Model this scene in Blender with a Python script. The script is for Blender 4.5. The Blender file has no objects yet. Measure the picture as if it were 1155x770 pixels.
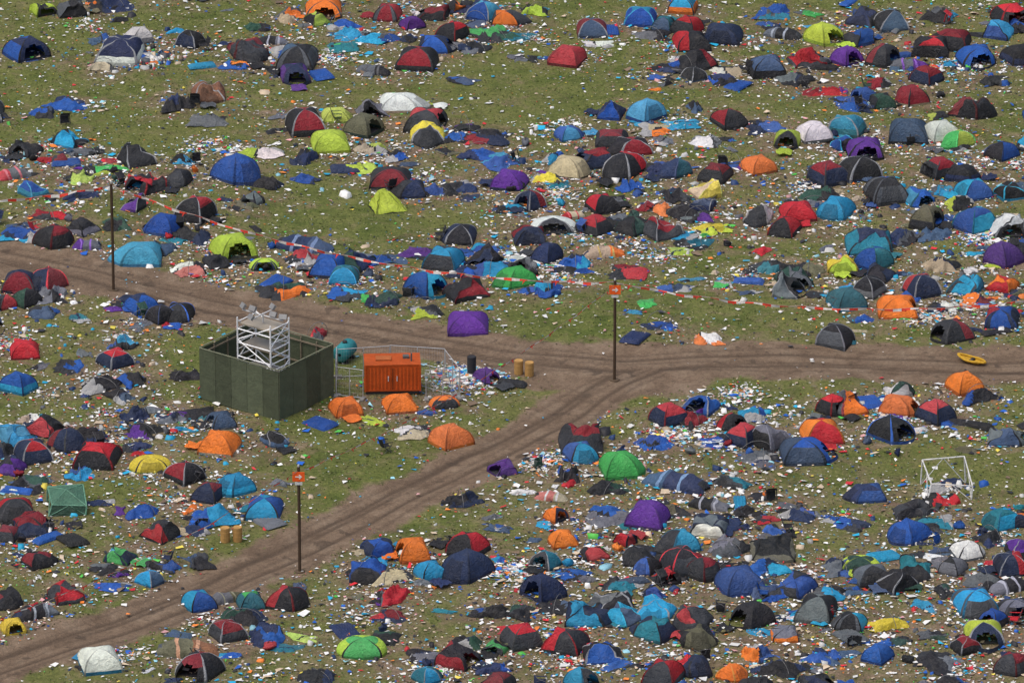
import bpy, math, random
import numpy as np
from mathutils import Vector, Matrix, noise
random.seed(11); rng=np.random.default_rng(7)
R=random.random
def U(a,b): return a+(b-a)*random.random()

# ------------------------------------------------------------ camera
PITCH=math.radians(22); HF=math.radians(8.0); W,H=1155.,770.
F=(W/2)/math.tan(HF/2); DIST=429.
cam_pos=Vector((0,-DIST*math.cos(PITCH),DIST*math.sin(PITCH)))
fw=Vector((0,math.cos(PITCH),-math.sin(PITCH))); rt=Vector((1,0,0)); up=rt.cross(fw)
cd=bpy.data.cameras.new("camera"); cam=bpy.data.objects.new("camera",cd)
bpy.context.scene.collection.objects.link(cam)
cam.location=cam_pos; cam.rotation_euler=(math.pi/2-PITCH,0,0)
cd.sensor_width=36; cd.lens=18/math.tan(HF/2); cd.clip_start=1; cd.clip_end=30000
bpy.context.scene.camera=cam
def G(x,y):
    d=fw+rt*((x-W/2)/F)+up*((H/2-y)/F); t=-cam_pos.z/d.z
    p=cam_pos+d*t; return p.x,p.y
def S(x,y):
    gx,gy=G(x,y); return F/((Vector((gx,gy,0))-cam_pos).dot(fw))

# ------------------------------------------------------------ terrain
def hgt(x,y):
    x=np.asarray(x,float); y=np.asarray(y,float)
    h=0.10*np.sin(x*0.23+1.1*np.sin(y*0.13))+0.10*np.sin(y*0.19+x*0.07)+0.03*np.sin(x*0.9+y*0.5)+0.03*np.sin(y*1.1-x*0.6)
    return h
def hz(x,y): return float(hgt(x,y))
road1=[(-260,232),(-120,262),(0,290),(70,304),(130,318),(200,334),(260,347),(340,360),(420,374),(490,386),(560,398),(630,406),(700,411),(780,409),(870,407),(960,408),(1050,411),(1155,414),(1300,420),(1500,430)]
road2=[(735,415),(700,428),(665,446),(640,462),(600,485),(560,508),(505,535),(450,560),(400,585),(350,611),(300,634),(250,657),(190,683),(130,707),(60,733),(0,754),(-100,790),(-220,830)]
def world_line(l): return np.array([G(*p) for p in l])
R1=world_line(road1); R2=world_line(road2)
def dist_line(L,x,y):
    best=np.full(x.shape,1e9); sg=np.zeros(x.shape)
    for a,b in zip(L[:-1],L[1:]):
        d=b-a; l2=d@d
        t=np.clip(((x-a[0])*d[0]+(y-a[1])*d[1])/l2,0,1)
        ex=x-(a[0]+t*d[0]); ey=y-(a[1]+t*d[1]); dd=np.hypot(ex,ey)
        s=np.sign(d[0]*ey-d[1]*ex)
        m=dd<best; best[m]=dd[m]; sg[m]=(dd*s)[m]
    return best,sg
def roadd(x,y):
    x=np.atleast_1d(np.asarray(x,float)); y=np.atleast_1d(np.asarray(y,float))
    d1,s1=dist_line(R1,x,y); d2,s2=dist_line(R2,x,y)
    jx,jy=G(705,422); dj=np.hypot((x-jx)/1.7,(y-jy))
    wob=0.35*np.sin(x*0.8+y*0.35)+0.25*np.sin(x*1.9-y*1.3)+0.15*np.sin(y*2.7+x*3.1)
    e=np.minimum(np.minimum(d1-2.1,d2-1.6),dj-2.7)+wob*0.6
    s=np.where(d1-2.1<d2-1.6,s1,s2)
    return e,s
def axis(a,b,st,far):
    c=list(np.arange(a,b+1e-6,st)); o=[];d=st*2;p=b
    while p<far: p+=d; o.append(p); d*=1.45
    q=[];d=st*2;p=a
    while p>-far: p-=d; q.append(p); d*=1.45
    return np.array(q[::-1]+c+o)
xs=axis(-38,38,0.2,7000); ys=axis(-54,68,0.22,7000)
X,Y=np.meshgrid(xs,ys); nx,ny=len(xs),len(ys)
Z=hgt(X,Y); ed,sg=roadd(X.ravel(),Y.ravel()); ed=ed.reshape(X.shape); sg=sg.reshape(X.shape)
onroad=np.clip((0.9-ed)/1.5,0,1)
def rutf(s):
    w=0.16*np.sin(X*0.31+Y*0.2)
    a=np.abs(s+w)
    return np.exp(-((a-0.78)/0.17)**2)+.55*np.exp(-((np.abs(s-.55+w*2)-1.0)/0.14)**2)+.45*np.exp(-((np.abs(s+.7-w)-.6)/.13)**2)
rutv=np.clip(rutf(sg),0,1)*(ed<0.3)
Z=Z-0.06*np.clip(-ed/1.0,0,1)-0.06*rutv
def zat(x,y):
    e,_=roadd(x,y); return hz(x,y)-0.06*float(np.clip(-e[0],0,1))
far=(np.abs(X)>60)|(np.abs(Y-7)>90)
idx=np.arange(nx*ny).reshape(ny,nx)
Fq=np.stack([idx[:-1,:-1],idx[:-1,1:],idx[1:,1:],idx[1:,:-1]],-1).reshape(-1,4)

def np_mesh(name,V,Fc,mat,attrs={},facecol=None,smooth=False):
    me=bpy.data.meshes.new(name); n=Fc.shape[1]
    me.vertices.add(len(V)); me.vertices.foreach_set("co",V.astype(np.float32).ravel())
    me.loops.add(Fc.size); me.loops.foreach_set("vertex_index",Fc.astype(np.int32).ravel())
    me.polygons.add(len(Fc)); me.polygons.foreach_set("loop_start",np.arange(0,Fc.size,n,dtype=np.int32))
    me.polygons.foreach_set("loop_total",np.full(len(Fc),n,dtype=np.int32))
    me.update(calc_edges=True)
    if smooth: me.polygons.foreach_set("use_smooth",np.ones(len(Fc),dtype=bool))
    for k,v in attrs.items():
        a=me.attributes.new(k,'FLOAT','POINT'); a.data.foreach_set("value",v.astype(np.float32).ravel())
    if facecol is not None:
        a=me.attributes.new("fcol",'FLOAT_COLOR','FACE')
        a.data.foreach_set("color",np.concatenate([facecol,np.ones((len(facecol),1))],1).astype(np.float32).ravel())
    me.materials.append(mat); ob=bpy.data.objects.new(name,me)
    bpy.context.scene.collection.objects.link(ob); return ob

# ------------------------------------------------------------ materials
def newmat(n):
    m=bpy.data.materials.new(n); m.use_nodes=True; nt=m.node_tree
    return m,nt,nt.nodes["Principled BSDF"]
def NZ(nt,scale,detail=4,rough=.55,dist=0,vec=None):
    n=nt.nodes.new("ShaderNodeTexNoise"); n.inputs["Scale"].default_value=scale; n.inputs["Detail"].default_value=detail
    n.inputs["Roughness"].default_value=rough; n.inputs["Distortion"].default_value=dist
    if vec is not None: nt.links.new(vec,n.inputs["Vector"])
    return n.outputs["Fac"]
def RAMP(nt,fac,stops):
    r=nt.nodes.new("ShaderNodeValToRGB"); e=r.color_ramp.elements
    while len(e)<len(stops): e.new(.5)
    for el,(p,c) in zip(e,stops): el.position=p; el.color=(*c,1) if len(c)==3 else c
    nt.links.new(fac,r.inputs[0]); return r.outputs[0]
def MIX(nt,f,a,b,mode='MIX'):
    n=nt.nodes.new("ShaderNodeMix"); n.data_type='RGBA'; n.blend_type=mode
    for s,i in ((f,0),(a,6),(b,7)):
        if hasattr(s,"links"): nt.links.new(s,n.inputs[i])
        else: n.inputs[i].default_value=s if i==0 else (*s,1)
    return n.outputs[2]
def MATH(nt,op,a,b=0.,c=0.):
    n=nt.nodes.new("ShaderNodeMath"); n.operation=op
    for i,s in enumerate((a,b,c)):
        if hasattr(s,"links"): nt.links.new(s,n.inputs[i])
        else: n.inputs[i].default_value=s
    return n.outputs[0]
def BUMP(nt,b,h,st,dist):
    n=nt.nodes.new("ShaderNodeBump"); n.inputs["Strength"].default_value=st; n.inputs["Distance"].default_value=dist
    nt.links.new(h,n.inputs["Height"]); nt.links.new(n.outputs[0],b.inputs["Normal"]); return n.outputs[0]
gm,nt,b=newmat("grass_and_mud")
pos=nt.nodes.new("ShaderNodeNewGeometry").outputs["Position"]
def ATT(nt,n,o="Fac"):
    a=nt.nodes.new("ShaderNodeAttribute"); a.attribute_name=n; return a.outputs[o]
wear=ATT(nt,"wear"); rut=ATT(nt,"rut"); camp=ATT(nt,"camp")
big=NZ(nt,0.09,4,.6,.6,pos); mid=NZ(nt,0.55,5,.65,.5,pos); fine=NZ(nt,4.5,4,.7,0,pos); vf=NZ(nt,14,3,.7,0,pos)
grass=RAMP(nt,mid,[(.3,(.056,.078,.018)),(.45,(.09,.114,.027)),(.58,(.12,.136,.038)),(.72,(.16,.156,.062))])
grass=MIX(nt,RAMP(nt,big,[(.38,(0,0,0)),(.65,(1,1,1))]),grass,MIX(nt,.6,grass,(.145,.142,.05)))
grass=MIX(nt,.75,grass,RAMP(nt,fine,[(.3,(.5,.52,.45)),(.5,(.97,.97,.97)),(.7,(1.5,1.45,1.4))]),'MULTIPLY')
soil=RAMP(nt,mid,[(.3,(.12,.083,.056)),(.5,(.172,.122,.083)),(.7,(.225,.168,.118))])
soil=MIX(nt,.7,soil,RAMP(nt,fine,[(.3,(.65,.65,.65)),(.7,(1.35,1.35,1.35))]),'MULTIPLY')
soil=MIX(nt,MATH(nt,'MULTIPLY',rut,MATH(nt,'ADD',MATH(nt,'MULTIPLY',mid,1.0),.25)),soil,(.06,.042,.03))
wet=RAMP(nt,MATH(nt,'ADD',MATH(nt,'MULTIPLY',NZ(nt,.8,3,.5,.3,pos),1.0),MATH(nt,'MULTIPLY',wear,.06)),[(.68,(0,0,0)),(.74,(.6,.6,.6))])
soil=MIX(nt,wet,soil,(.06,.045,.034))
pat=NZ(nt,0.38,6,.7,1.2,pos)
wf=MATH(nt,'ADD',MATH(nt,'MULTIPLY',wear,.62),MATH(nt,'ADD',MATH(nt,'MULTIPLY',camp,.12),MATH(nt,'MULTIPLY',pat,.78)))
wf=MATH(nt,'ADD',wf,MATH(nt,'MULTIPLY',fine,.18))
fac=RAMP(nt,wf,[(.50,(0,0,0)),(.71,(1,1,1))])
col=MIX(nt,fac,grass,soil)
nt.links.new(MIX(nt,.5,col,RAMP(nt,vf,[(.3,(.6,.6,.6)),(.7,(1.4,1.4,1.4))]),'MULTIPLY'),b.inputs["Base Color"])
b.inputs["Roughness"].default_value=.95; b.inputs["Specular IOR Level"].default_value=.15
BUMP(nt,b,MATH(nt,'ADD',fine,MATH(nt,'MULTIPLY',vf,.5)),.8,.13)

def colmat(name,rough,spec,bump,bscale,tr=0):
    m,nt,b=newmat(name)
    oc=nt.nodes.new("ShaderNodeTexCoord").outputs["Object"]
    n1=NZ(nt,1.6,5,.65,.8,oc)
    c=MIX(nt,.85,ATT(nt,"fcol","Color"),RAMP(nt,n1,[(.3,(.75,.75,.76)),(.7,(1.18,1.18,1.16))]),'MULTIPLY')
    if tr: c=MIX(nt,RAMP(nt,NZ(nt,2.7,5,.7,.4,oc),[(.5,(.02,.02,.02)),(.8,(.3,.3,.3))]),c,(.13,.12,.1))
    nt.links.new(c,b.inputs["Base Color"]); b.inputs["Roughness"].default_value=rough; b.inputs["Specular IOR Level"].default_value=spec
    if bump: BUMP(nt,b,NZ(nt,bscale,4,.6,1.8,oc),bump,.14)
    if tr:
        t=nt.nodes.new("ShaderNodeBsdfTranslucent"); nt.links.new(c,t.inputs[0])
        x=nt.nodes.new("ShaderNodeMixShader"); x.inputs[0].default_value=tr
        nt.links.new(b.outputs[0],x.inputs[1]); nt.links.new(t.outputs[0],x.inputs[2])
        nt.links.new(x.outputs[0],nt.nodes["Material Output"].inputs[0])
    return m
fab=colmat("nylon_fabric",.62,.35,1.0,3.2,.18)
lit=colmat("litter_mix",.55,.3,0,1)
wood=colmat("painted_board",.8,.2,.3,2.5)
metal=colmat("scaffold_metal",.4,.5,0,1)
grm,nt,b=newmat("grass_blades")
nt.links.new(ATT(nt,"fcol","Color"),b.inputs["Base Color"]); b.inputs["Roughness"].default_value=.8

# ------------------------------------------------------------ colours
PAL=dict(n=(.018,.034,.1),k=(.019,.02,.025),g=(.15,.165,.19),G=(.025,.08,.058),o=(.14,.135,.08),l=(.45,.6,.06),
 e=(.06,.46,.1),b=(.015,.09,.38),c=(.02,.32,.57),t=(.015,.18,.24),r=(.5,.018,.03),m=(.24,.014,.024),O=(.86,.2,.025),
 y=(.78,.62,.06),p=(.11,.028,.27),w=(.74,.74,.72),s=(.52,.43,.29),a=(.06,.105,.19),q=(.56,.18,.15),z=(.24,.11,.06))
def jit(c,a=.22):
    f=U(1-a,1+a); d=U(0,.22)*(R()<.4); m=sum(c)/3
    return tuple(min(.88,max(.004,(v*(1-d)+m*d)*f*U(.93,1.07))) for v in c)
def mesh_obj(name,V,Fs,C,mat,loc=(0,0,0),rotz=0,smooth=True,rot=None,scale=1):
    me=bpy.data.meshes.new(name); me.from_pydata([tuple(v) for v in V],[],Fs)
    a=me.attributes.new("fcol",'FLOAT_COLOR','FACE')
    a.data.foreach_set("color",[x for c in C for x in (c[0],c[1],c[2],1)])
    if smooth: me.polygons.foreach_set("use_smooth",[True]*len(me.polygons))
    me.materials.append(mat); me.update()
    ob=bpy.data.objects.new(name,me); bpy.context.scene.collection.objects.link(ob)
    ob.location=loc; ob.rotation_euler=rot if rot else (0,0,rotz); ob.scale=(scale,)*3; return ob
class MB:
    def __init__(s): s.V=[];s.F=[];s.C=[]
    def add(s,V,Fs,c):
        o=len(s.V); s.V+=[tuple(v) for v in V]; s.F+=[tuple(i+o for i in f) for f in Fs]
        s.C+= (c if isinstance(c,list) else [c]*len(Fs))
    def tube(s,P,r,c,n=5,close=True):
        P=[Vector(p) for p in P]; V=[];Fs=[]
        for i,p in enumerate(P):
            d=(P[min(i+1,len(P)-1)]-P[max(i-1,0)]).normalized()
            a=d.orthogonal().normalized() if abs(d.z)>.99 else d.cross(Vector((0,0,1))).normalized(); bb=d.cross(a)
            for k in range(n):
                t=2*math.pi*k/n; V.append(p+(a*math.cos(t)+bb*math.sin(t))*r)
        for i in range(len(P)-1):
            for k in range(n): Fs.append((i*n+k,i*n+(k+1)%n,(i+1)*n+(k+1)%n,(i+1)*n+k))
        Fs.append(tuple(range(n))[::-1]); Fs.append(tuple((len(P)-1)*n+k for k in range(n)))
        s.add(V,Fs,c)
    def box(s,c0,sz,c,M=None):
        x,y,z=[v/2 for v in sz]; V=[Vector((a*x,b_*y,d*z)) for a in(-1,1) for b_ in(-1,1) for d in(-1,1)]
        if M: V=[M@v for v in V]
        V=[v+Vector(c0) for v in V]
        s.add(V,[(0,1,3,2),(4,6,7,5),(0,4,5,1),(2,3,7,6),(0,2,6,4),(1,5,7,3)],c)
    def obj(s,name,mat,loc=(0,0,0),**k): return mesh_obj(name,s.V,s.F,s.C,mat,loc,**k)

def nv(p,s,o): return Vector((noise.noise(p*s+o),noise.noise(p*s+o+Vector((31,7,3))),noise.noise(p*s+o+Vector((5,51,13)))))
DARK=[(.018,.019,.024),(.03,.033,.04),(.016,.028,.07),(.09,.1,.115),(.045,.05,.06)]
def dome(name,x,y,w,c1,c2,kind='D',rot=None,red=False):
    if rot is None: rot=U(0,math.pi*2)
    side=w/(abs(math.cos(rot))+abs(math.sin(rot)))*1.1
    a=side*U(.95,1.1); d=side*U(.85,1.1); h=max(.7,min(1.5,w*U(.42,.53)))
    rnd=U(0,.18); bad=0.0
    q=R()
    if kind=='D':
        if q<.24: bad=U(.35,.85)
        elif q<.48: bad=U(.06,.25)
    if kind=='P': rnd=1; h*=.85; a*=1.15; d*=.85
    if kind=='K': bad=U(.4,.85); h*=1.15
    porch=U(.35,1.0)*side*.5 if R()<.6 and kind!='P' else 0
    lean=Vector((U(-1,1),U(-1,1),0))*(.09+bad*.55)*h
    off=Vector((U(0,90),U(0,90),U(0,90)))
    scheme=random.choice([0,0,1,2,2,3,4,4,5]); dk=random.choice(DARK)
    if red: scheme=random.choice([6,7,8,8,7]); dk=DARK[random.choice([0,0,1,2,4])]
    if kind=='I': scheme=3
    sleeve=random.choice([tuple(v*.4 for v in c1),tuple(v*.4 for v in c1),(.3,.31,.33),(.02,.02,.025),(.02,.02,.025),tuple(min(.8,v*1.5+.03) for v in c2)])
    if kind=='I': sleeve=tuple(v*.55 for v in c1)
    door=R(); ts=[0,.045,.18,.34,.5,.66,.82,.955,1]; n=10
    mb=MB(); cor=[(1,-1),(1,1),(-1,1),(-1,-1)]
    sag=U(.09,.19); prof=U(.7,.92)
    for k in range(4):
        A=Vector((*cor[k],0)); B=Vector((*cor[(k+1)%4],0)); V=[];Fs=[];C=[]
        for i in range(n+1):
            ph=i/n*math.pi/2; r=max(math.cos(ph),.0)**(prof if kind!='K' else 1.35); z=math.sin(ph)
            for t in ts:
                p=A.lerp(B,t); L=p.length; q2=p/L*1.24
                p=p.lerp(q2,rnd*.8)
                bow=4*t*(1-t)
                rr=r*(1-sag*bow*math.sin(ph*2)*(1-rnd))
                P=Vector((p.x*a/2*rr,p.y*d/2*rr,z*h*(1-.06*bow*(1-z)*z*4*(1-rnd))))
                if k==3 and porch:
                    P.y-=porch*(bow**1.4)*(math.cos(ph)**.8)*(1-z*.35)
                P+=lean*z*z
                if bad:
                    P.z*=1-bad*.75*max(0,min(1,.5+1.6*noise.noise(Vector((P.x,P.y,0))*.9+off)))
                amp=(.02+.15*bad)*(.25+z)
                P+=nv(P,2.2,off)*amp*1.6
                P.z=max(P.z,-.03) if i else -.06
                V.append(P)
        m=len(ts)
        for i in range(n):
            for j in range(m-1):
                isdoor=(k==3 and 2<=j<=5 and i<=5)
                if isdoor and door<.38 and i>=1 and (i<5 or j in(3,4)): continue
                Fs.append((i*m+j,i*m+j+1,(i+1)*m+j+1,(i+1)*m+j))
                if scheme==0: c=c2 if k%2 else c1
                elif scheme==1: c=c1 if i>=3 else c2
                elif scheme==2: c=c2 if (k==3 or (k in(0,2) and i>=6)) else c1
                elif scheme==3: c=c1 if (i>=1) else c2
                elif scheme==4: c=dk if (k==3 or (k==1 and i<6)) else c1
                elif scheme==5: c=dk if (j in(1,m-3) and k%2==0) or (k==3 and i<6) else (c2 if k==1 else c1)
                elif scheme==6: c=c1 if (k==1 or (k==0 and j>=5) or (k==2 and j<=2)) and i>=1 else dk
                elif scheme==8: c=c1 if (k==1 and i>=2) or (k==3 and i>=5) else dk
                else: c=c1 if i>=6 or (k==1 and i>=4) else dk
                if j in(0,m-2): c=sleeve
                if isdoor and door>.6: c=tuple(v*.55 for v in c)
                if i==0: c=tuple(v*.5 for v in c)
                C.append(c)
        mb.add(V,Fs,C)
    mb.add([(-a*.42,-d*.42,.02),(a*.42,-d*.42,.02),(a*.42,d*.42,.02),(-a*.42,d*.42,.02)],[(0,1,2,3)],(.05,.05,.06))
    if R()<.4:
        g=[];ff=[]
        for i in range(5):
            for j in range(5): g.append((-.5+.25*j+U(-.06,.06),-d/2-porch-.02-.22*i+U(-.05,.05),.03+U(0,.2)))
        for i in range(4):
            for j in range(4): ff.append((i*5+j,i*5+j+1,i*5+j+6,i*5+j+5))
        mb.add(g,ff,random.choice([c2,dk,c1]))
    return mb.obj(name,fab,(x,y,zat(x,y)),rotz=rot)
def tunnel(name,x,y,w,c1,c2):
    rot=random.choice([0,.2,-.3,.5,-.6,math.pi,2.7,3.6]); L=w*1.05; rad=w*U(.25,.3); h=min(1.9,rad*U(.95,1.15)); n=18;m=12
    V=[];Fs=[];C=[]; off=Vector((U(0,90),U(0,90),0)); nb=3; lean=U(-.25,.25); dk=random.choice(DARK)
    for i in range(n+1):
        u=i/n; prof=min(1,math.sin(math.pi*u)**.5+.05) ; prof*=1-.13*abs(math.sin(u*math.pi*nb))
        if i in(0,n): prof=.12
        prof*=1-.25*u
        for j in range(m+1):
            t=math.pi*j/m
            P=Vector(((u-.5)*L,math.cos(t)*rad*(.55+.45*prof),math.sin(t)**.8*h*prof if 0<j<m else -.05))
            P+=nv(P,2,off)*.12*(1 if 0<j<m else 0); P.x+=lean*P.z; V.append(P)
    for i in range(n):
        for j in range(m):
            Fs.append((i*(m+1)+j,(i+1)*(m+1)+j,(i+1)*(m+1)+j+1,i*(m+1)+j+1))
            u=(i+.5)/n
            c=c1 if u<.6 else c2
            if i in(6,12): c=tuple(min(.7,v*2.2+.08) for v in c2)
            if i<2 and 3<j<8: c=dk
            C.append(c)
    mb=MB(); mb.add(V,Fs,C)
    return mb.obj(name,fab,(x,y,zat(x,y)),rotz=rot)
def crumple(name,x,y,w,c1,c2,hh=None,asp=None):
    n=17; a=w; d=w*(asp if asp else U(.5,1.1)); hh=hh if hh is not None else U(.25,.75)
    off=Vector((U(0,90),U(0,90),U(0,90))); V=[];Fs=[];C=[]
    t0=U(0,6.3); ld=Vector((math.cos(t0),math.sin(t0),0)); l2=Vector((-math.sin(t0),math.cos(t0),0)); th=U(-.2,.35)*w; dk=random.choice(DARK)
    third=random.choice([dk,dk,c1,c2,(.4,.4,.4)]); st=Vector((U(.4,.9),U(1.1,2.2),1))
    for i in range(n+1):
        for j in range(n+1):
            u=i/n*2-1; v=j/n*2-1
            k=1+.6*noise.noise(Vector((u,v,0))*1.1+off)+.16*noise.noise(Vector((u,v,0))*3.5+off); e=max(abs(u),abs(v)); L=math.hypot(u,v) or 1
            s=(e/L)**.25*k
            px,py=u*a/2*s,v*d/2*s
            q=Vector((px*st.x,py*st.y,0)); rd=1-abs(noise.noise(q*1.0+off))*2.6
            fold=1-abs(noise.noise(q*2.2+off*1.7))*2.6
            edge=max(0,1-e**3)
            z=.02+hh*(max(0,rd)*.85*edge+max(0,fold)*.25*edge**.5)
            V.append((px+U(-.015,.015),py+U(-.015,.015),z))
    for i in range(n):
        for j in range(n):
            q=Vector((*V[i*(n+1)+j][:2],0))
            Fs.append((i*(n+1)+j,(i+1)*(n+1)+j,(i+1)*(n+1)+j+1,i*(n+1)+j+1))
            dd=q.dot(ld)+.25*noise.noise(q*2+off)
            if w>1.3 and q.dot(l2)+.2*noise.noise(q*2-off)>.22*w: c=third
            elif abs(dd-th)<.04*w and w>1.3: c=dk
            else: c=c2 if dd>th else c1
            C.append(c)
    mb=MB(); mb.add(V,Fs,C)
    if w>1.6 and R()<.5:
        r=w*.45; ang=U(0,3.1); hp=U(.4,1.0)
        mb.tube([(math.cos(ang)*r*math.cos(t),math.sin(ang)*r*math.cos(t),.03+hp*math.sin(t)) for t in [math.pi*q/10 for q in range(11)]],.018,(.2,.2,.2),4)
    return mb.obj(name,fab,(x,y,zat(x,y)),rotz=U(-.5,.5) if R()<.5 else U(0,6.3))

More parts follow.
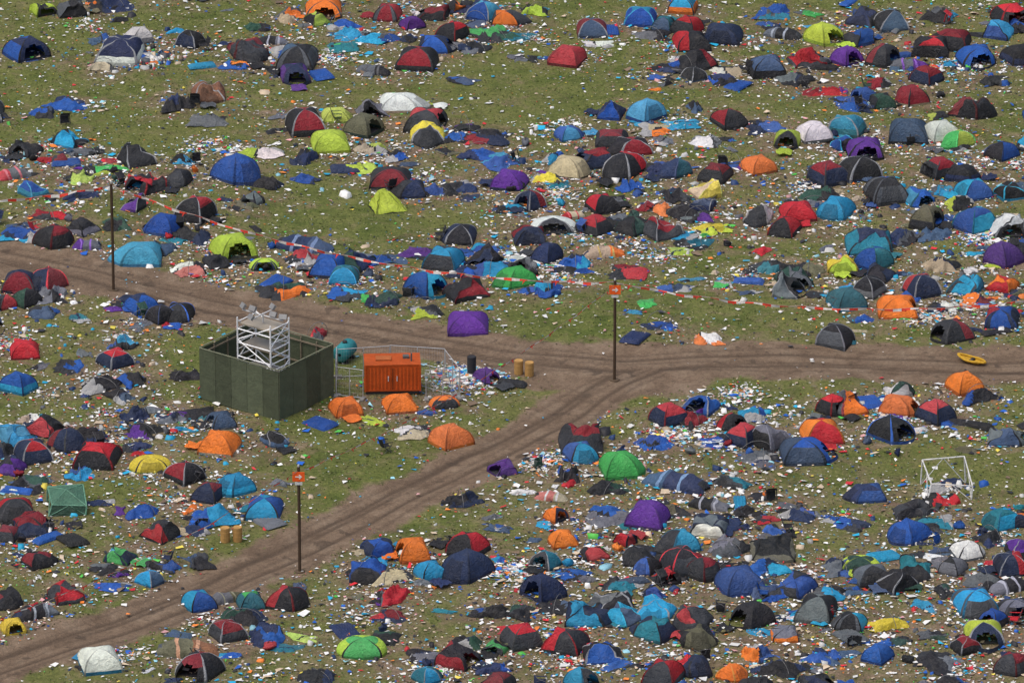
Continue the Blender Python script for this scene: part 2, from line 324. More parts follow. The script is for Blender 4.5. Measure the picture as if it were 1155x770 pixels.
TENTS="""
30 55 50 D bn;80 12 34 K ko;122 5 46 C kn;135 60 50 D nw;115 76 32 C ws;158 44 34 D wg;215 48 34 K ka;280 56 46 D km;307 45 34 T kg;335 66 50 D ka;333 86 34 D pn;268 76 36 C bO;325 18 42 C sO
365 6 36 D Ok;388 36 34 C ca;425 42 40 C bc;437 13 32 D mr;465 25 30 D pn;490 12 34 D rm;512 6 26 D Ok;510 34 40 D kr;490 50 34 D bn;470 66 48 D mk;545 14 36 D cb;570 20 28 D Oe;557 38 50 C Ge
422 78 36 T gk;450 116 36 I ws;378 131 27 I ll;345 140 46 D mk;373 159 42 I ll;410 142 42 I oG;318 130 28 F gg;480 135 46 D km;482 147 36 K yl;420 168 36 C ls;445 172 34 C bk;550 152 46 C km
640 66 38 I rm;668 32 34 D ma;722 18 34 D bc;748 26 26 D ta;770 5 32 D cO;775 28 38 D rr;780 44 42 D rm;815 36 42 I nn;787 68 44 D kr;783 86 28 D ka;745 88 24 C kb;875 12 42 C bt;865 76 44 D ak;883 32 42 T kg
910 62 40 D km;929 36 42 I ll;955 62 32 I pp;968 40 36 D bm;995 62 40 D km;975 18 38 D kn;1005 25 36 D ka;1025 68 42 T gp;1050 52 40 D mk;1075 46 42 D km;1100 62 44 D bn;1140 18 42 D mk;1150 62 40 D kn;1045 84 36 D mr;1060 20 34 C kc
975 106 30 D bn;995 112 30 D Gt;1030 106 38 D ms;1093 118 50 D mk;1125 90 34 C kb;955 143 42 D ct;918 152 38 I wg;888 158 32 D lG;1025 150 44 I ak;1062 150 38 I ws;1082 158 34 D le;860 145 40 C bk;822 136 42 D mr
729 129 42 I cb;690 157 34 D rm;640 151 30 D cb;715 165 40 D mk;742 148 40 C Os;705 188 46 D mk;672 179 38 D mk;762 190 36 D tn;745 192 40 C bn;640 188 42 I so;575 202 38 I pn;598 226 38 D mk;617 200 34 C yk;568 180 42 C bc;540 172 34 C bn;575 232 36 C cb
930 102 40 C rm;895 88 34 C kg;75 115 44 C nb;80 154 34 D cb;30 165 34 K kr;15 192 40 T gr;60 178 36 C mr;155 175 44 K kk;235 106 34 K zz;200 118 34 C kn;265 192 52 I bb;205 182 26 C cc;202 203 30 D kb;165 207 50 D mk;115 190 46 C le;90 200 34 C lo
90 222 40 C nn;290 171 44 C lw;285 225 28 D gb;440 198 40 D km;465 210 32 D nn;495 212 36 C bk;520 207 34 C kn;410 186 34 C ll;185 258 38 I bb;220 240 50 D km;215 268 42 C kr;160 290 38 I cc;98 278 32 T gp;60 270 46 D mk;25 267 50 C bc;55 245 40 C rm
263 281 48 I lo;298 298 26 P ly;243 295 32 D kk;342 272 64 T na;345 292 40 C rk;370 300 42 D bn;402 292 44 D Gn;388 311 34 D tc;215 305 36 C wq;320 327 50 C OG;430 337 46 C Ge;55 316 44 D mr;22 320 38 D kr;30 336 34 D Gk;60 333 36 C kg
480 322 46 D bc;525 328 48 D rm;528 363 38 I pp;583 315 40 I ee;617 290 36 D nn;500 295 42 D ct;520 265 38 D ka;548 282 36 C bc;597 267 38 D rm;545 292 42 D kb;617 330 34 C bc;555 305 40 C cb;625 253 36 P wO;645 243 30 T sr;680 231 38 D mk
670 255 44 D rk;682 283 44 T sO;712 256 40 D Gk;708 308 44 C rm;745 256 46 D km;740 232 36 C mO;772 240 48 C kb;795 213 38 K sy;807 195 40 D km;785 242 34 C gp;780 270 42 C tk;805 256 44 C yl;855 187 36 I OO;855 239 32 K ww;885 252 40 D rk;900 236 36 I rm
943 231 40 I cc;935 195 44 D mk;925 218 42 C kG;970 190 44 D kn;975 168 38 D pk;952 162 32 D bc;1000 215 46 D kb;1035 220 38 D cb;1045 246 44 D ok;1060 190 42 D mk;1062 214 30 C cc;1082 195 36 D kn;1098 215 42 D bc;1100 250 48 D cb;1140 218 36 D kc;1130 172 36 D bk;1132 290 44 I pp
980 270 46 D tn;985 292 42 D tb;1020 266 38 C nk;950 296 32 K yl;955 338 42 I tc;1012 346 40 I OO;1040 325 40 D mr;1075 374 44 D kr;1088 322 38 D cc;1130 320 36 D Or;1130 360 42 D bm;1150 280 30 D kb;1062 300 40 C sk;1105 340 34 C Om;1065 348 36 C wk;895 310 42 K Gg;870 300 36 C tk
912 302 36 C ko;980 325 38 D kg;942 380 46 D kg;800 384 34 C wO;745 369 36 F bb;815 320 26 F eG;28 393 32 I rr;6 340 26 D rm;20 432 44 D bc;130 403 42 D rk;138 388 32 C cb;160 344 38 D bn;182 356 34 D kn;202 352 34 D kb;115 434 44 C ko;150 428 34 C kb
358 374 32 C mr;165 488 44 C pk;100 493 46 C kn;20 490 46 D cc;50 480 42 D mk;38 510 44 D rm;75 498 44 D mk;110 514 52 D mk;155 470 30 C nn;222 468 46 C kt;195 474 34 C gn;250 476 36 D ag;170 525 36 P yl;208 535 44 D mr;248 504 44 I Os
310 496 30 K ka;235 556 42 D mr;268 548 44 D cc;30 545 46 C kG;298 572 42 D bc;240 583 46 C cb;35 590 46 D kr;18 574 42 D mr;180 598 42 D km;8 600 30 D rk;160 580 36 C kb;136 626 34 D ec;168 650 34 D ac;182 636 36 C kb;42 630 36 D rk;75 668 44 D rm;40 690 48 T kg
15 709 28 I yy;113 747 48 I wc;212 728 66 T oz;226 752 54 D mk;225 674 38 D bc;255 668 40 T go;283 674 34 D te;323 670 46 D km;258 710 42 D mr;300 714 46 C bn;408 726 40 P le;432 714 34 C Gk;360 760 40 C kn
390 458 38 I OO;451 453 38 I OO;509 491 46 I OO;501 449 26 P Or;548 421 30 D pk;567 527 36 K pp;520 564 44 C kk;655 494 46 D kr;655 509 38 D bc;698 528 44 I ee;640 536 40 C bk;622 560 36 T qs;627 585 26 D Or;635 612 32 I OO;466 620 40 I OO;486 642 38 D cc;425 616 38 D bc;415 640 36 D bn
615 634 34 D tk;528 616 48 D rk;528 638 54 I nn;440 648 44 C ms;438 670 44 C kr;672 625 30 D rr;705 611 28 D rr;717 630 30 K kk;730 585 50 I pp;762 541 72 T na;685 582 50 C bg;737 500 40 C bb;755 468 46 D km;776 474 34 C mk;790 455 42 K bb;837 492 42 D mk;870 493 48 D kg;853 512 46 C kg;825 476 34 D km
905 508 48 D ab;927 487 44 D Or;960 456 36 K Om;938 456 38 D mk;1011 455 38 I OO;1005 480 52 D kb;1055 462 46 D kr;1088 433 38 I OO;1105 447 38 C kb;1013 437 30 K wG;1133 487 38 D ag;825 545 42 C kt;800 568 44 T kg;800 593 42 D gw;842 578 30 C kb;768 612 46 D cb;770 636 50 D kr
792 642 40 D mk;835 655 48 I bb;865 640 42 C bc;897 658 48 D bn;870 668 40 C ab;850 690 46 D kk;740 685 42 D cc;705 693 38 D ac;660 690 46 D cb;613 665 50 I nn;638 722 48 D mr;588 718 46 D mr;517 738 50 D mk;590 690 40 C Gk;680 736 38 D kb;740 708 46 D tb;782 694 44 D rm;775 746 46 D rk
748 760 46 D rm;825 755 34 D OO;885 712 28 D gO;920 685 48 D gk;935 668 34 C ck;990 735 34 I bb;1000 702 44 C yl;1010 655 46 D ka;985 650 40 D ga;1026 598 46 I bb;1110 660 40 C gk;980 553 34 D bn;1055 588 38 C Gt;1130 586 42 D ct;1150 588 24 D Om;970 635 34 P lG;1032 640 38 D tG;1100 680 48 D cb
1110 714 42 D le;1090 726 34 D rm;1140 640 42 D mr;1138 662 46 T kg;1145 690 40 D gb;1140 748 40 D kr;1065 668 40 C kG;1055 742 42 C kg;880 752 50 C kn;1118 610 40 C kn;1120 700 36 D bk;475 735 36 C gk;555 690 40 C kb;700 660 36 C kt;730 640 30 D kb;960 700 34 D kc;1010 720 36 C bG;930 735 36 C nb
560 728 30 D ek;480 760 34 D ct;440 690 36 C mr;700 750 36 C bk;655 765 38 D cb;560 768 40 D kr;1075 765 36 C bk;855 735 34 C Ob;1060 560 34 C kr;750 650 36 D kr;820 620 40 C kg;880 600 30 C bk;900 580 36 C nb;860 560 28 C kk;950 640 40 C gb;1075 640 34 D gk
"""
tents=[]
def place(name_kind,x,y,w,cc):
    red=('r' in cc or 'm' in cc) and ('k' in cc or cc in('mr','rm')) and name_kind in 'D' and R()<.9
    if red: cc=random.choice('rmrm')+'k'
    c1=jit(PAL[cc[0]]); c2=jit(PAL[cc[1]])
    s=S(x,y); wm=w/s
    if name_kind in'DPKI': gx,gy=G(x,y+.15*w)
    elif name_kind=='T': gx,gy=G(x,y+.12*w)
    else: gx,gy=G(x,y+2)
    tents.append((gx,gy,wm))
    if name_kind=='D': dome("dome_tent",gx,gy,wm,c1,c2,red=red)
    elif name_kind=='I': dome("dome_tent",gx,gy,wm*1.05,c1,c2,'I')
    elif name_kind=='P': dome("pop_up_tent",gx,gy,wm,c1,c2,'P',U(-.4,.4))
    elif name_kind=='K': dome("half_collapsed_tent",gx,gy,wm,c1,c2,'K')
    elif name_kind=='T': tunnel("tunnel_tent",gx,gy,wm,c1,c2)
    elif name_kind=='F': crumple("tarpaulin",gx,gy,wm,c1,c2,.08,.7)
    else: crumple("collapsed_tent",gx,gy,wm,c1,c2)
for l in TENTS.replace("\n",";").split(";"):
    t=l.split()
    if len(t)==5: place(t[3],float(t[0]),float(t[1]),float(t[2]),t[4])
def pick(): return random.choice(["mk","kr","km","bn","cb","nn","kb","rk","ka","tn","OO","lo","pk","gk","Gk","bb","mr"])
cnt=0
for _ in range(900):
    x=U(-170,1325); y=U(-110,860)
    if -18<x<1173 and -10<y<785: continue
    gx,gy=G(x,y); e,_s=roadd(gx,gy)
    if e[0]<1.5 or min((math.hypot(gx-a,gy-b_) for a,b_,_w in tents))<2.9: continue
    place(random.choice("DDDDDCCTK"),x,y,S(x,y)*U(2,2.6),pick()); cnt+=1
    if cnt>150: break
TP=np.array([(a,b_) for a,b_,_w in tents])
cnt=0
for _ in range(4000):
    a,b_=TP[random.randrange(len(TP))]; x=a+random.gauss(0,2.3); y=b_+random.gauss(0,2.3)
    if roadd(x,y)[0][0]<1.3 or abs(x)>40 or min((math.hypot(x-p,y-q) for p,q,_w in tents))<1.75: continue
    tents.append((x,y,2)); cc=random.choice(["kn","bk","nb","kg","kg","mk","ab","cb","gk","ak","bn","wg","ko","Gk","bc","kk","kk","pk","nk","bn","lk","ws","an"])
    if R()<.72: crumple("collapsed_tent",x,y,U(1.4,2.3),jit(PAL[cc[0]]),jit(PAL[cc[1]]),U(.2,.65))
    else: dome("half_collapsed_tent",x,y,U(1.6,2.2),jit(PAL[cc[0]]),jit(PAL[cc[1]]),'K')
    cnt+=1
    if cnt>=150: break

# ------------------------------------------------------------ ground & road sheets
camp=np.zeros(X.shape)
ix=(np.abs(X)<60)&(np.abs(Y)<95)
Xi,Yi=X[ix],Y[ix]; acc=np.zeros(Xi.shape)
for a,b_ in TP: acc+=np.exp(-((Xi-a)**2+(Yi-b_)**2)/(2*1.7**2))
camp[ix]=np.clip(acc,0,1.4)
V=np.stack([X,Y,Z],-1).reshape(-1,3)
np_mesh("grass_field",V,Fq,gm,dict(wear=onroad,rut=rutv,camp=camp),smooth=True)
rm=(ed.ravel()[Fq].max(1)<0.35)&(~far.ravel()[Fq].any(1))
rf=Fq[rm]; uq,inv=np.unique(rf.ravel(),return_inverse=True)
Vr=V[uq].copy(); Vr[:,2]+=.004
np_mesh("dirt_road",Vr,inv.reshape(-1,4),gm,dict(wear=onroad.ravel()[uq],rut=rutv.ravel()[uq],camp=camp.ravel()[uq]),smooth=True)

# ------------------------------------------------------------ grass tufts (one mass)
N=60000
gx=rng.uniform(-38,38,N); gy=rng.uniform(-54,68,N); e,_s=roadd(gx,gy)
keep=e>rng.uniform(-.1,1.2,N); gx,gy=gx[keep],gy[keep]; N=len(gx)
gzz=hgt(gx,gy); an=rng.uniform(0,np.pi,N); ww=rng.uniform(.03,.09,N); hh=rng.uniform(.03,.11,N)
Vt=np.zeros((N,2,3,3)); 
for k in range(2):
    aa=an+k*1.5
    Vt[:,k,0]=np.stack([gx-np.cos(aa)*ww,gy-np.sin(aa)*ww,gzz-.01],-1)
    Vt[:,k,1]=np.stack([gx+np.cos(aa)*ww,gy+np.sin(aa)*ww,gzz-.01],-1)
    Vt[:,k,2]=np.stack([gx+rng.normal(0,.05,N),gy+rng.normal(0,.05,N),gzz+hh],-1)
pal=np.array([(.115,.16,.035),(.15,.19,.05),(.1,.135,.03),(.24,.235,.1),(.175,.185,.07)])
fc=np.repeat(pal[rng.integers(0,5,N)]*rng.uniform(.8,1.2,(N,1)),2,0)
np_mesh("grass_tufts",Vt.reshape(-1,3),np.arange(N*6).reshape(-1,3),grm,facecol=fc)

# ------------------------------------------------------------ litter (one mass)
def scatter(n,sig,fr_uni):
    k=rng.random(n)<fr_uni
    t=TP[rng.integers(0,len(TP),n)]+rng.normal(0,sig,(n,2))
    cl=TP[rng.integers(0,len(TP),420)]+rng.normal(0,2.6,(420,2))
    wgt=rng.pareto(1.8,420)+.4; wgt/=wgt.sum()
    c=cl[rng.choice(420,n,p=wgt)]+rng.normal(0,.65,(n,2))*rng.uniform(.5,1.9,(n,1))
    q=rng.random(n)<.42; t[q]=c[q]
    u=np.stack([rng.uniform(-38,38,n),rng.uniform(-54,68,n)],-1); t[k]=u[k]
    e,_s=roadd(t[:,0],t[:,1]); ok=(e>rng.uniform(-.1,1.0,n))|(rng.random(n)<.02)
    return t[ok]
LP=np.array([(.82,.82,.8)]*20+[(.55,.55,.53)]*5+[(.02,.38,.62)]*4+[(.02,.12,.5)]*3+[(.6,.48,.34)]*6+[(.6,.03,.04)]*3+[(.85,.24,.04)]*2+[(.78,.65,.1)]*1+[(.03,.03,.035)]*5+[(.2,.14,.09)]*3+[(.1,.5,.08)]*1+[(.65,.35,.35)]+[(.3,.6,.7)]*2)
P=scatter(92000,1.9,.13); n=len(P); z0=hgt(P[:,0],P[:,1])
sz=np.clip(rng.lognormal(-2.68,.5,n),.035,.27); an=rng.uniform(0,6.28,n); bs=sz*rng.uniform(.3,1.0,n)
Q=np.zeros((n,4,3))
for k,(u,v) in enumerate([(-1,-1),(1,-1),(1,1),(-1,1)]):
    uu=u*sz*rng.uniform(.35,1.25,n); vv=v*bs*rng.uniform(.35,1.25,n)
    Q[:,k,0]=P[:,0]+uu*np.cos(an)-vv*np.sin(an); Q[:,k,1]=P[:,1]+uu*np.sin(an)+vv*np.cos(an)
    Q[:,k,2]=z0+.03+rng.uniform(0,.6,n)*sz
b0=np.arange(n)*4
T=np.stack([np.stack([b0,b0+1,b0+2],-1),np.stack([b0,b0+2,b0+3],-1)],1).reshape(-1,3)
lc=LP[rng.integers(0,len(LP),n)]*rng.uniform(.75,1.05,(n,1))
np_mesh("litter",Q.reshape(-1,3),T,lit,facecol=np.repeat(lc,2,0))
P=scatter(7000,1.8,.05); n=len(P); z0=hgt(P[:,0],P[:,1])
base=np.array([(-1,-1,0),(1,-1,0),(1,1,0),(-1,1,0),(-.8,-.8,1),(.8,-.8,1),(.8,.8,1),(-.8,.8,1)],float)
sc=np.clip(rng.lognormal(-2.55,.5,n),.04,.24)[:,None]*rng.uniform(.4,1.4,(n,3)); an=rng.uniform(0,6.28,n)
Bv=base[None]*sc[:,None]*rng.uniform(.6,1.25,(n,8,3)); ca,sa=np.cos(an)[:,None],np.sin(an)[:,None]
Vb=np.stack([P[:,0:1]+Bv[...,0]*ca-Bv[...,1]*sa,P[:,1:2]+Bv[...,0]*sa+Bv[...,1]*ca,z0[:,None]+Bv[...,2]],-1)
bf=np.array([(4,5,6,7),(0,1,5,4),(1,2,6,5),(2,3,7,6),(3,0,4,7)])
FB=(np.arange(n)[:,None,None]*8+bf[None]).reshape(-1,4)
LP2=np.concatenate([LP,np.array([(.03,.03,.035)]*10+[(.02,.05,.15)]*7+[(.12,.13,.15)]*6)])
lc=LP2[rng.integers(0,len(LP2),n)]*rng.uniform(.6,1.0,(n,1))
np_mesh("rubbish_heap",Vb.reshape(-1,3),FB,lit,facecol=np.repeat(lc,5,0))

# ------------------------------------------------------------ loose camping gear
def gearspot(sig=1.7):
    while True:
        a,b_=TP[random.randrange(len(TP))]; x=a+random.gauss(0,sig); y=b_+random.gauss(0,sig)
        if roadd(x,y)[0][0]>.8 and abs(x)<42: return x,y
gc=["bb","nn","kk","cc","kk","aa","nn","rr","ww","gg","ss","oo","tt","gg","ee","OO","pp","kb","bc","kg"]
for _ in range(360):
    x,y=gearspot(); c=random.choice(gc); crumple("sleeping_bag" ,x,y,U(.6,1.5),jit(PAL[c[0]]),jit(PAL[c[1]]),U(.1,.3),U(.3,.7))
for _ in range(120):
    x,y=gearspot(2); c=random.choice("bnacktgwbl"); crumple("tarpaulin",x,y,U(1.2,2.2),jit(PAL[c]),jit(PAL[c]),U(.06,.2),U(.5,.9))
def airbed(x,y,c):
    mb=MB(); L,Wd=1.85,random.choice([.7,1.3]); nr=int(Wd/.16); n=12;V=[];Fs=[]
    m=nr*4
    for i in range(n+1):
        for j in range(m+1):
            u=i/n;v=j/m; e=min(1,min(u,1-u)*9)**.5*min(1,min(v,1-v)*10)**.5
            V.append(((u-.5)*L,(v-.5)*Wd,.02+e*(.13+.045*abs(math.sin(v*nr*math.pi)))*(1+.25*math.sin(u*3+x))))
    for i in range(n):
        for j in range(m): Fs.append((i*(m+1)+j,(i+1)*(m+1)+j,(i+1)*(m+1)+j+1,i*(m+1)+j+1))
    mb.add(V,Fs,c); mb.obj("airbed",fab,(x,y,zat(x,y)+.02),rot=(U(-.08,.08),U(-.08,.08),U(0,3.14)))
for _ in range(60):
    x,y=gearspot(2); airbed(x,y,jit(PAL[random.choice("nnabkgbc")]))
def chair(x,y,c):
    mb=MB(); fr=(.12,.12,.13)
    def cloth(P0,P1,P2,P3):
        V=[];Fs=[];a,b1,c1,d1=map(Vector,(P0,P1,P2,P3))
        for i in range(5):
            for j in range(5):
                p=a.lerp(b1,i/4).lerp(d1.lerp(c1,i/4),j/4); s=math.sin(i/4*math.pi)*.05; V.append(p-Vector((0,-s*.3,s)))
        for i in range(4):
            for j in range(4): Fs.append((i*5+j,(i+1)*5+j,(i+1)*5+j+1,i*5+j+1))
        mb.add(V,Fs,c)
    cloth((-.27,-.25,.42),(.27,-.25,.42),(.27,.22,.38),(-.27,.22,.38)); cloth((-.27,.22,.4),(.27,.22,.4),(.29,.38,.9),(-.29,.38,.9))
    for s in(-1,1):
        mb.tube([(s*.29,.38,.92),(s*.27,.2,.4),(s*.27,-.25,0)],.017,fr,4)
        mb.tube([(s*.27,-.27,.62),(s*.27,-.25,.42),(s*.27,.25,0)],.017,fr,4)
        mb.tube([(s*.29,-.3,.62),(s*.29,.3,.66)],.03,c,4)
    mb.tube([(-.27,-.25,0),(.27,-.25,.42)],.012,fr,4); mb.tube([(.27,-.25,0),(-.27,-.25,.42)],.012,fr,4)
    k=R(); z=zat(x,y)
    if k<.35: rot=(0,0,U(0,6.3)); dz=0
    elif k<.7: rot=(math.pi/2-.3,0,U(0,6.3)); dz=.3
    else: rot=(0,math.pi/2,U(0,6.3)); dz=.29
    mb.obj("camping_chair",fab,(x,y,z+dz),rot=rot,smooth=False)
for _ in range(75):
    x,y=gearspot(1.8); chair(x,y,jit(PAL[random.choice("nkkbkrGk")]))
def bag(x,y,c):
    V=[];Fs=[];n=8;m=10; off=Vector((x,y,0)); L=U(.22,.42)
    for i in range(n+1):
        ph=math.pi*i/n
        for j in range(m):
            t=2*math.pi*j/m; P=Vector((math.sin(ph)*math.cos(t)*L,math.sin(ph)*math.sin(t)*L*.65,math.cos(ph)*.2+.16)); P+=nv(P,4,off)*.18; V.append(P)
    for i in range(n):
        for j in range(m): Fs.append((i*m+j,i*m+(j+1)%m,(i+1)*m+(j+1)%m,(i+1)*m+j))
    mb=MB(); mb.add(V,Fs,c); mb.tube([(-.2,0,.36),(-.1,.02,.48),(.1,0,.48),(.2,0,.36)],.02,(.02,.02,.02),4)
    mb.obj("rucksack",fab,(x,y,zat(x,y)),rotz=U(0,6))
for _ in range(90):
    x,y=gearspot(1.5); bag(x,y,jit(PAL[random.choice("nkkbmrGkgOakcn")]))

# ------------------------------------------------------------ site structures
A=Vector(G(226,451)); B=Vector(G(315,477)); C_=Vector(G(376,453))
ab=(A-B); e1=ab.normalized(); L1=ab.length; bc=C_-B
e2=Vector((-e1.y,e1.x)); sgn=1
if e2.dot(bc)<0: e2=-e2; sgn=-1
L2=bc.x/e2.x*1.0 if abs(e2.x)>.2 else bc.length
L2=min(L2,6.2)
rot=math.atan2(e1.y,e1.x); hw=3.05
emp=bpy.data.objects.new("board_enclosure",None); bpy.context.scene.collection.objects.link(emp)
emp.location=(B.x,B.y,zat(B.x,B.y)-.03); emp.rotation_euler=(0,0,rot)
gcol=(.085,.1,.062)
def wallpart(name,p0,p1,inn):
    mb=MB(); p0=Vector(p0);p1=Vector(p1); d=(p1-p0); L=d.length; d.normalize(); nn=Vector((-d.y,d.x)); a=math.atan2(d.y,d.x); M=Matrix.Rotation(a,3,'Z')
    k=max(2,round(L/1.22)); w=L/k
    for i in range(k):
        c=p0+d*(w*(i+.5)); f=U(.78,1.25); z=hw+U(-.03,.04)
        mb.box((c.x,c.y,z/2),(w-.02,.03,z),tuple(v*f for v in gcol),M)
    for i in range(k+1):
        c=p0+d*(min(max(w*i,.06),L-.06)); c=c+nn*inn*.06; mb.box((c.x,c.y,hw/2-.02),(.08,.08,hw-.08),(.2,.17,.12),M)
    for z in(.3,1.5,2.8):
        c=p0+d*(L/2)+nn*inn*.125; mb.box((c.x,c.y,z),(L-.3,.045,.09),(.22,.18,.13),M)
    c=p0+d*(L/2); mb.box((c.x,c.y,hw+.075),(L-.04,.07,.05),(.17,.18,.12),M)
    o=mb.obj(name,wood,smooth=False); o.parent=emp
y1=sgn*L2
wallpart("wall_front",(0.0,0),(L1,0),sgn); wallpart("wall_side",(-.02,y1),(-.02,.02*sgn),sgn)
wallpart("wall_back",(0,y1),(L1,y1),-sgn); wallpart("wall_far_side",(L1+.02,y1),(L1+.02,0),-sgn)
tb=MB(); al=(.78,.79,.8)
cx,cy=L1*.44,y1*.36; tw,td,th=1.2,.85,5.2
cs=[(cx-tw,cy-td),(cx+tw,cy-td),(cx+tw,cy+td),(cx-tw,cy+td)]
for p in cs: tb.tube([(p[0],p[1],0),(p[0],p[1],th)],.05,al)
k=0; z=.3
while z<th:
    for i in range(4):
        p,q=cs[i],cs[(i+1)%4]
        if i%2==1 or k%2==0: tb.tube([(p[0],p[1],z),(q[0],q[1],z)],.038,al,4)
    k+=1; z+=.42
for i in range(4):
    p,q=cs[i],cs[(i+1)%4]
    for j in range(4):
        a,b_=(p,q) if j%2 else (q,p); tb.tube([(a[0],a[1],.3+j*1.18),(b_[0],b_[1],1.48+j*1.18)],.04,al,4)
for z in(2.0,3.5,4.8): tb.box((cx,cy,z),(tw*1.9,td*1.7,.06),(.3,.26,.2))
tb.obj("scaffold_tower",metal,emp.location,rotz=rot,smooth=False)
fl=MB(); gy_c=(.5,.5,.5)
fl.tube([(cx-1.5,cy,th+.12),(cx+1.5,cy,th+.12)],.045,gy_c)
fl.tube([(cx,cy-.9,th+.2),(cx,cy+1.1,th+.2)],.045,gy_c); fl.tube([(cx,cy,th-.3),(cx,cy,th+.25)],.05,gy_c)
for dx,dy in((-1.45,0),(1.45,0),(0,-.9),(0,1.1),(-.75,0),(.75,0)):
    M=Matrix.Rotation(U(-.6,.6),3,'Z')@Matrix.Rotation(.6,3,'X')
    fl.box((cx+dx,cy+dy,th+.36),(.46,.14,.3),(.2,.2,.2),M); fl.box((cx+dx,cy+dy-.085,th+.33),(.38,.03,.22),(.75,.75,.72),M)
fl.obj("floodlight_rig",metal,emp.location,rotz=rot,smooth=False)

gx0,gy0=G(443,443); z=zat(gx0,gy0); oc=(.62,.11,.02); mb=MB()
Lc,Dc,Hc=3.15,1.7,1.6
mb.box((0,Dc/2,.12),(Lc-.1,Dc-.1,.2),(.05,.05,.05)); mb.box((0,Dc/2,.22+Hc/2),(Lc,Dc,Hc-.02),oc)
for i in range(14): mb.box((-Lc/2+.17+i*.213,-.02,.22+Hc/2),(.09,.05,Hc-.3),tuple(v*.6 for v in oc))
for i in range(7): mb.box((Lc/2+.02,.18+i*.22,.22+Hc/2),(.05,.09,Hc-.3),tuple(v*.6 for v in oc))
for zz in(.27,.22+Hc): mb.box((0,Dc/2,zz),(Lc+.1,Dc+.1,.09),tuple(v*.6 for v in oc))
for sx in(-1,1): mb.box((sx*Lc/2,-.03,.22+Hc/2),(.12,.1,Hc),tuple(v*.7 for v in oc))
mb.box((-.5,Dc*.5,.3+Hc),(.9,.6,.12),(.35,.1,.03)); mb.box((.8,Dc*.6,.32+Hc),(.35,.35,.18),(.1,.1,.1))
mb.tube([(1.1,Dc*.3,.2+Hc),(1.1,Dc*.3,.75+Hc)],.05,(.12,.12,.12)); mb.box((0,-.055,1.0),(.04,.03,1.3),(.1,.03,.01))
for sx in(-.25,.25): mb.box((sx,-.06,1.0),(.05,.05,.3),(.5,.5,.5))
mb.obj("generator_container",wood,(gx0,gy0,z),rotz=.05,smooth=False)
tk_=MB(); tc=(.03,.2,.22)
prof=[(-.8,.1),(-.78,.4),(-.7,.5),(.7,.5),(.78,.4),(.8,.1)]; Vv=[];Ff=[]
for px_,pr_ in prof:
    for j in range(14): t=2*math.pi*j/14; Vv.append((px_,pr_*math.cos(t),.62+pr_*math.sin(t)))
for i in range(5):
    for j in range(14): Ff.append((i*14+j,i*14+(j+1)%14,(i+1)*14+(j+1)%14,(i+1)*14+j))
tk_.add(Vv,Ff,tc); tk_.box((-.5,0,.1),(.12,.8,.2),(.05,.05,.05)); tk_.box((.5,0,.1),(.12,.8,.2),(.05,.05,.05)); tk_.tube([(0,0,1.1),(0,0,1.22)],.14,(.04,.04,.04),10)
gx_,gy_=G(389,404); tk_.obj("water_tank",wood,(gx_,gy_,zat(gx_,gy_)),rotz=1.2)
def fence(p,q,hf=1.9,leanv=0):
    a=Vector((*G(*p),0)); b_=Vector((*G(*q),0)); d=b_-a; L=d.length; ang=math.atan2(d.y,d.x); mb=MB(); c=(.36,.37,.38)
    for x in(0.03,L/2,L-.03): mb.tube([(x,0,0),(x,0,hf)],.025,c,5)
    for zz in(.15,hf-.02): mb.tube([(0,0,zz),(L,0,zz)],.025,c,5)
    x=.15
    while x<L-.05: mb.tube([(x,0,.15),(x,0,hf)],.0035,c,3); x+=.15
    for i in range(1,7): mb.tube([(.03,0,.15+i*.26),(L-.03,0,.15+i*.26)],.0035,c,3)
    for x in(.05,L-.05): mb.box((x,0,.07),(.22,.6,.13),(.2,.19,.17))
    mb.obj("fence_panel",metal,(a.x,a.y,zat(a.x,a.y)),rot=(leanv,0,ang),smooth=False)
fence((379,446),(410,450)); fence((480,448),(519,446)); fence((519,446),(502,424)); fence((502,424),(440,420)); fence((440,420),(380,424)); fence((380,424),(379,446))
fence((470,432),(512,444),1.9,.3)

def pole(x,y,h,sign):
    gx_,gy_=G(x,y); z=zat(gx_,gy_); mb=MB(); c=(.07,.045,.028)
    mb.tube([(0,0,-.3),(.01,0,h*.5),(0,0,h)],.085,c,8); mb.tube([(0,0,0),(0,0,.05)],.3,(.1,.07,.045),8)
    mb.tube([(0,0,h-.02),(0,0,h+.12)],.06,(.5,.5,.48),6)
    if sign:
        mb.box((0,-.11,h-.55),(.66,.03,.55),(.85,.12,.02)); mb.box((-.02,-.13,h-.55),(.3,.02,.07),(.7,.68,.62))
        M=Matrix.Rotation(.8,3,'Y'); mb.box((.1,-.132,h-.5),(.2,.02,.06),(.7,.68,.62),M); M=Matrix.Rotation(-.8,3,'Y'); mb.box((.1,-.134,h-.6),(.2,.02,.06),(.7,.68,.62),M)
        mb.box((0,-.11,h-.95),(.4,.03,.16),(.6,.6,.58))
    mb.obj("marker_pole",wood,(gx_,gy_,z),smooth=False); return Vector((gx_,gy_,z+h-.1))
p1=pole(128,328,6.8,False); p2=pole(693,428,6.2,True); p3=pole(338,641,6.2,True)
pl=pole(-250,330,6.8,False); pr=pole(1260,440,6.3,True); pb=pole(-120,850,6.2,False)
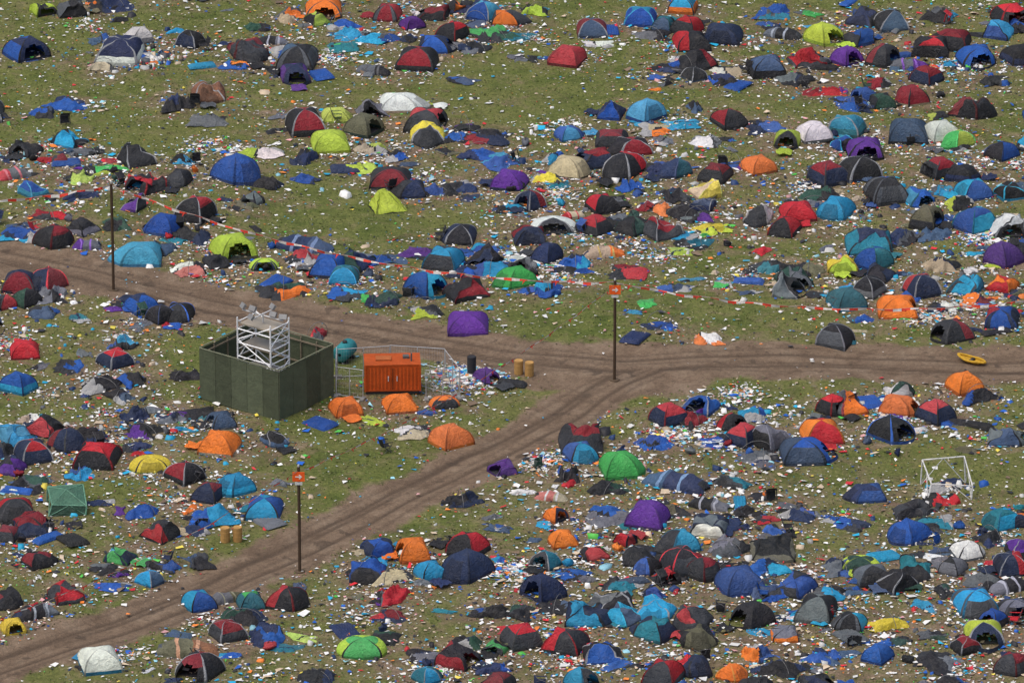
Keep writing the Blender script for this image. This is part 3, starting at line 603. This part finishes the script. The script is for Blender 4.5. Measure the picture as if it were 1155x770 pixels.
def bunting(a,b_,sag,dz=0,step=.5,hf=.07):
    # red-and-white tape hung between the poles, twisting in the wind
    a=a+Vector((0,0,dz)); b_=b_+Vector((0,0,dz)); L=(b_-a).length; n=int(L/step); mb=MB()
    f=lambda t:a.lerp(b_,t)-Vector((0,0,sag*4*t*(1-t)+.04*math.sin(t*61)))
    mb.tube([f(i/n) for i in range(n+1)],.01,(.5,.3,.25),3)
    wv=lambda t:Vector((0,.6*math.sin(t*n*.7),-1.0+.5*math.sin(t*n*1.3)))*hf
    for i in range(n):
        t0,t1=i/n,(i+1)/n; p,q=f(t0),f(t1)
        mb.add([p,q,q+wv(t1),p+wv(t0)],[(0,1,2,3)],(.85,.06,.03) if i%2 else (.75,.72,.68))
        if i%4==1: m_=(p+q)/2; mb.add([m_,m_+(q-p)*.35,m_+Vector((U(-.1,.1),-.05,-U(.2,.32)))],[(0,1,2)],(.85,.06,.03))
    mb.obj("barrier_tape",fab,(0,0,0),smooth=False)
bunting(pl,p1,1.0,hf=.13); bunting(p1,p2,1.6,hf=.11); bunting(p2,pr,1.5,hf=.11); bunting(p2,p3,.9,-.2,hf=.05); bunting(p3,pb,1.2,-.1,hf=.05)

def barrel(x,y,c,name="drum_barrel",h=.95,r=.29):
    gx_,gy_=G(x,y); mb=MB(); n=14; prof=[(0,r*.97),(.04,r),(h*.33,r),(h*.35,r*1.05),(h*.37,r),(h*.66,r),(h*.68,r*1.05),(h*.7,r),(h*.97,r),(h,r*.95),(h-.02,r*.88),(h-.03,.01)]
    V=[(rr*math.cos(2*math.pi*j/n),rr*math.sin(2*math.pi*j/n),zz) for zz,rr in prof for j in range(n)]
    Fs=[(i*n+j,i*n+(j+1)%n,(i+1)*n+(j+1)%n,(i+1)*n+j) for i in range(len(prof)-1) for j in range(n)]
    mb.add(V,Fs,c); mb.obj(name,wood,(gx_,gy_,zat(gx_,gy_)),smooth=False)
for x,y in((585,419),(597,421),(254,610),(268,609)): barrel(x,y,(.42,.24,.08),h=.85,r=.26)
barrel(532,420,(.03,.03,.035),h=1.15,r=.26)
def frame(x,y,w,c,hh,name,net=None):
    gx_,gy_=G(x,y); s=S(x,y); a=w/s/2; mb=MB()
    tops=[(-a*.8,-a*.8,hh*.6),(a*1.05,-a*.9,hh*.5),(a*.95,a*.9,hh),(-a*.95,a,hh*.9)]
    feet=[(-a,-a,0),(a,-a,0),(a*1.05,a,0),(-a,a,0)]
    for i in range(4):
        mb.tube([feet[i],tops[i]],.045,c,5); mb.tube([tops[i],tops[(i+1)%4]],.04,c,5)
        m_=[(tops[i][k]+tops[(i+1)%4][k])/2 for k in range(3)]; mb.tube([feet[i],m_],.025,c,4); mb.tube([feet[(i+1)%4],m_],.025,c,4)
    if net:
        ap=(0,0,hh*1.15)
        mb.add(tops+[ap],[(0,1,4),(1,2,4),(2,3,4),(3,0,4)],net)
        for i in range(4): mb.tube([tops[i],ap],.03,c,4)
        for i in(0,1): mb.add([feet[i],feet[(i+1)%4],tops[(i+1)%4],tops[i]],[(0,1,2,3)],tuple(v*.5 for v in net))
    mb.obj(name,fab,(gx_,gy_,zat(gx_,gy_)),rotz=.1,smooth=False)
frame(1067,552,50,(.8,.8,.78),1.7,"gazebo_frame"); crumple("gazebo_canopy",*G(1068,545),2.3,PAL['n'],PAL['r'],.3)
frame(75,574,42,(.16,.36,.25),1.0,"mesh_shelter",(.07,.18,.12))
gx_,gy_=G(1096,408); mb=MB(); yc=(.72,.42,.03)
V=[];Fs=[];nn_=14
for i in range(nn_+1):
    u=i/nn_*2-1; wd=.42*(1-abs(u)**2.6)+.02; zl=.14+.34*max(0,u)**2+.1*max(0,-u)**2
    for v_,zz in((-1,.14),(-.75,0),(-.45,-.1),(.45,-.1),(.75,0),(1,.14)): V.append((u*1.15,v_*wd,zl+zz*(1-abs(u)**3)))
for i in range(nn_):
    for j in range(5): Fs.append((i*6+j,(i+1)*6+j,(i+1)*6+j+1,i*6+j+1))
mb.add(V,Fs,yc)
mb.tube([V[i*6] for i in range(nn_+1)],.09,yc,7); mb.tube([V[i*6+5] for i in range(nn_+1)],.09,yc,7); mb.box((0,0,.24),(.25,.7,.08),(.05,.05,.05))
mb.obj("inflatable_boat",fab,(gx_,gy_,zat(gx_,gy_)),rotz=2.6,scale=.78)

# ------------------------------------------------------------ light
w=bpy.data.worlds.new("World"); bpy.context.scene.world=w; w.use_nodes=True; nt=w.node_tree
sky=nt.nodes.new("ShaderNodeTexSky"); sky.sky_type='NISHITA'; sky.sun_disc=False
SE=math.radians(66); SR=math.radians(-125)
sky.sun_elevation=SE; sky.sun_rotation=SR; sky.dust_density=5; sky.air_density=1; sky.ozone_density=.8
nt.links.new(sky.outputs[0],nt.nodes["Background"].inputs[0]); nt.nodes["Background"].inputs[1].default_value=.15
sl=bpy.data.lights.new("sun",'SUN'); sl.energy=1.9; sl.angle=math.radians(60); sl.color=(1,.97,.94)
so=bpy.data.objects.new("sun",sl); bpy.context.scene.collection.objects.link(so)
dirv=Vector((math.sin(SR)*math.cos(SE),math.cos(SR)*math.cos(SE),math.sin(SE)))
so.rotation_euler=dirv.to_track_quat('Z','Y').to_euler()
vs=bpy.context.scene.view_settings; vs.view_transform='Standard'; vs.look='None'; vs.exposure=0
print("objects",len(bpy.data.objects))
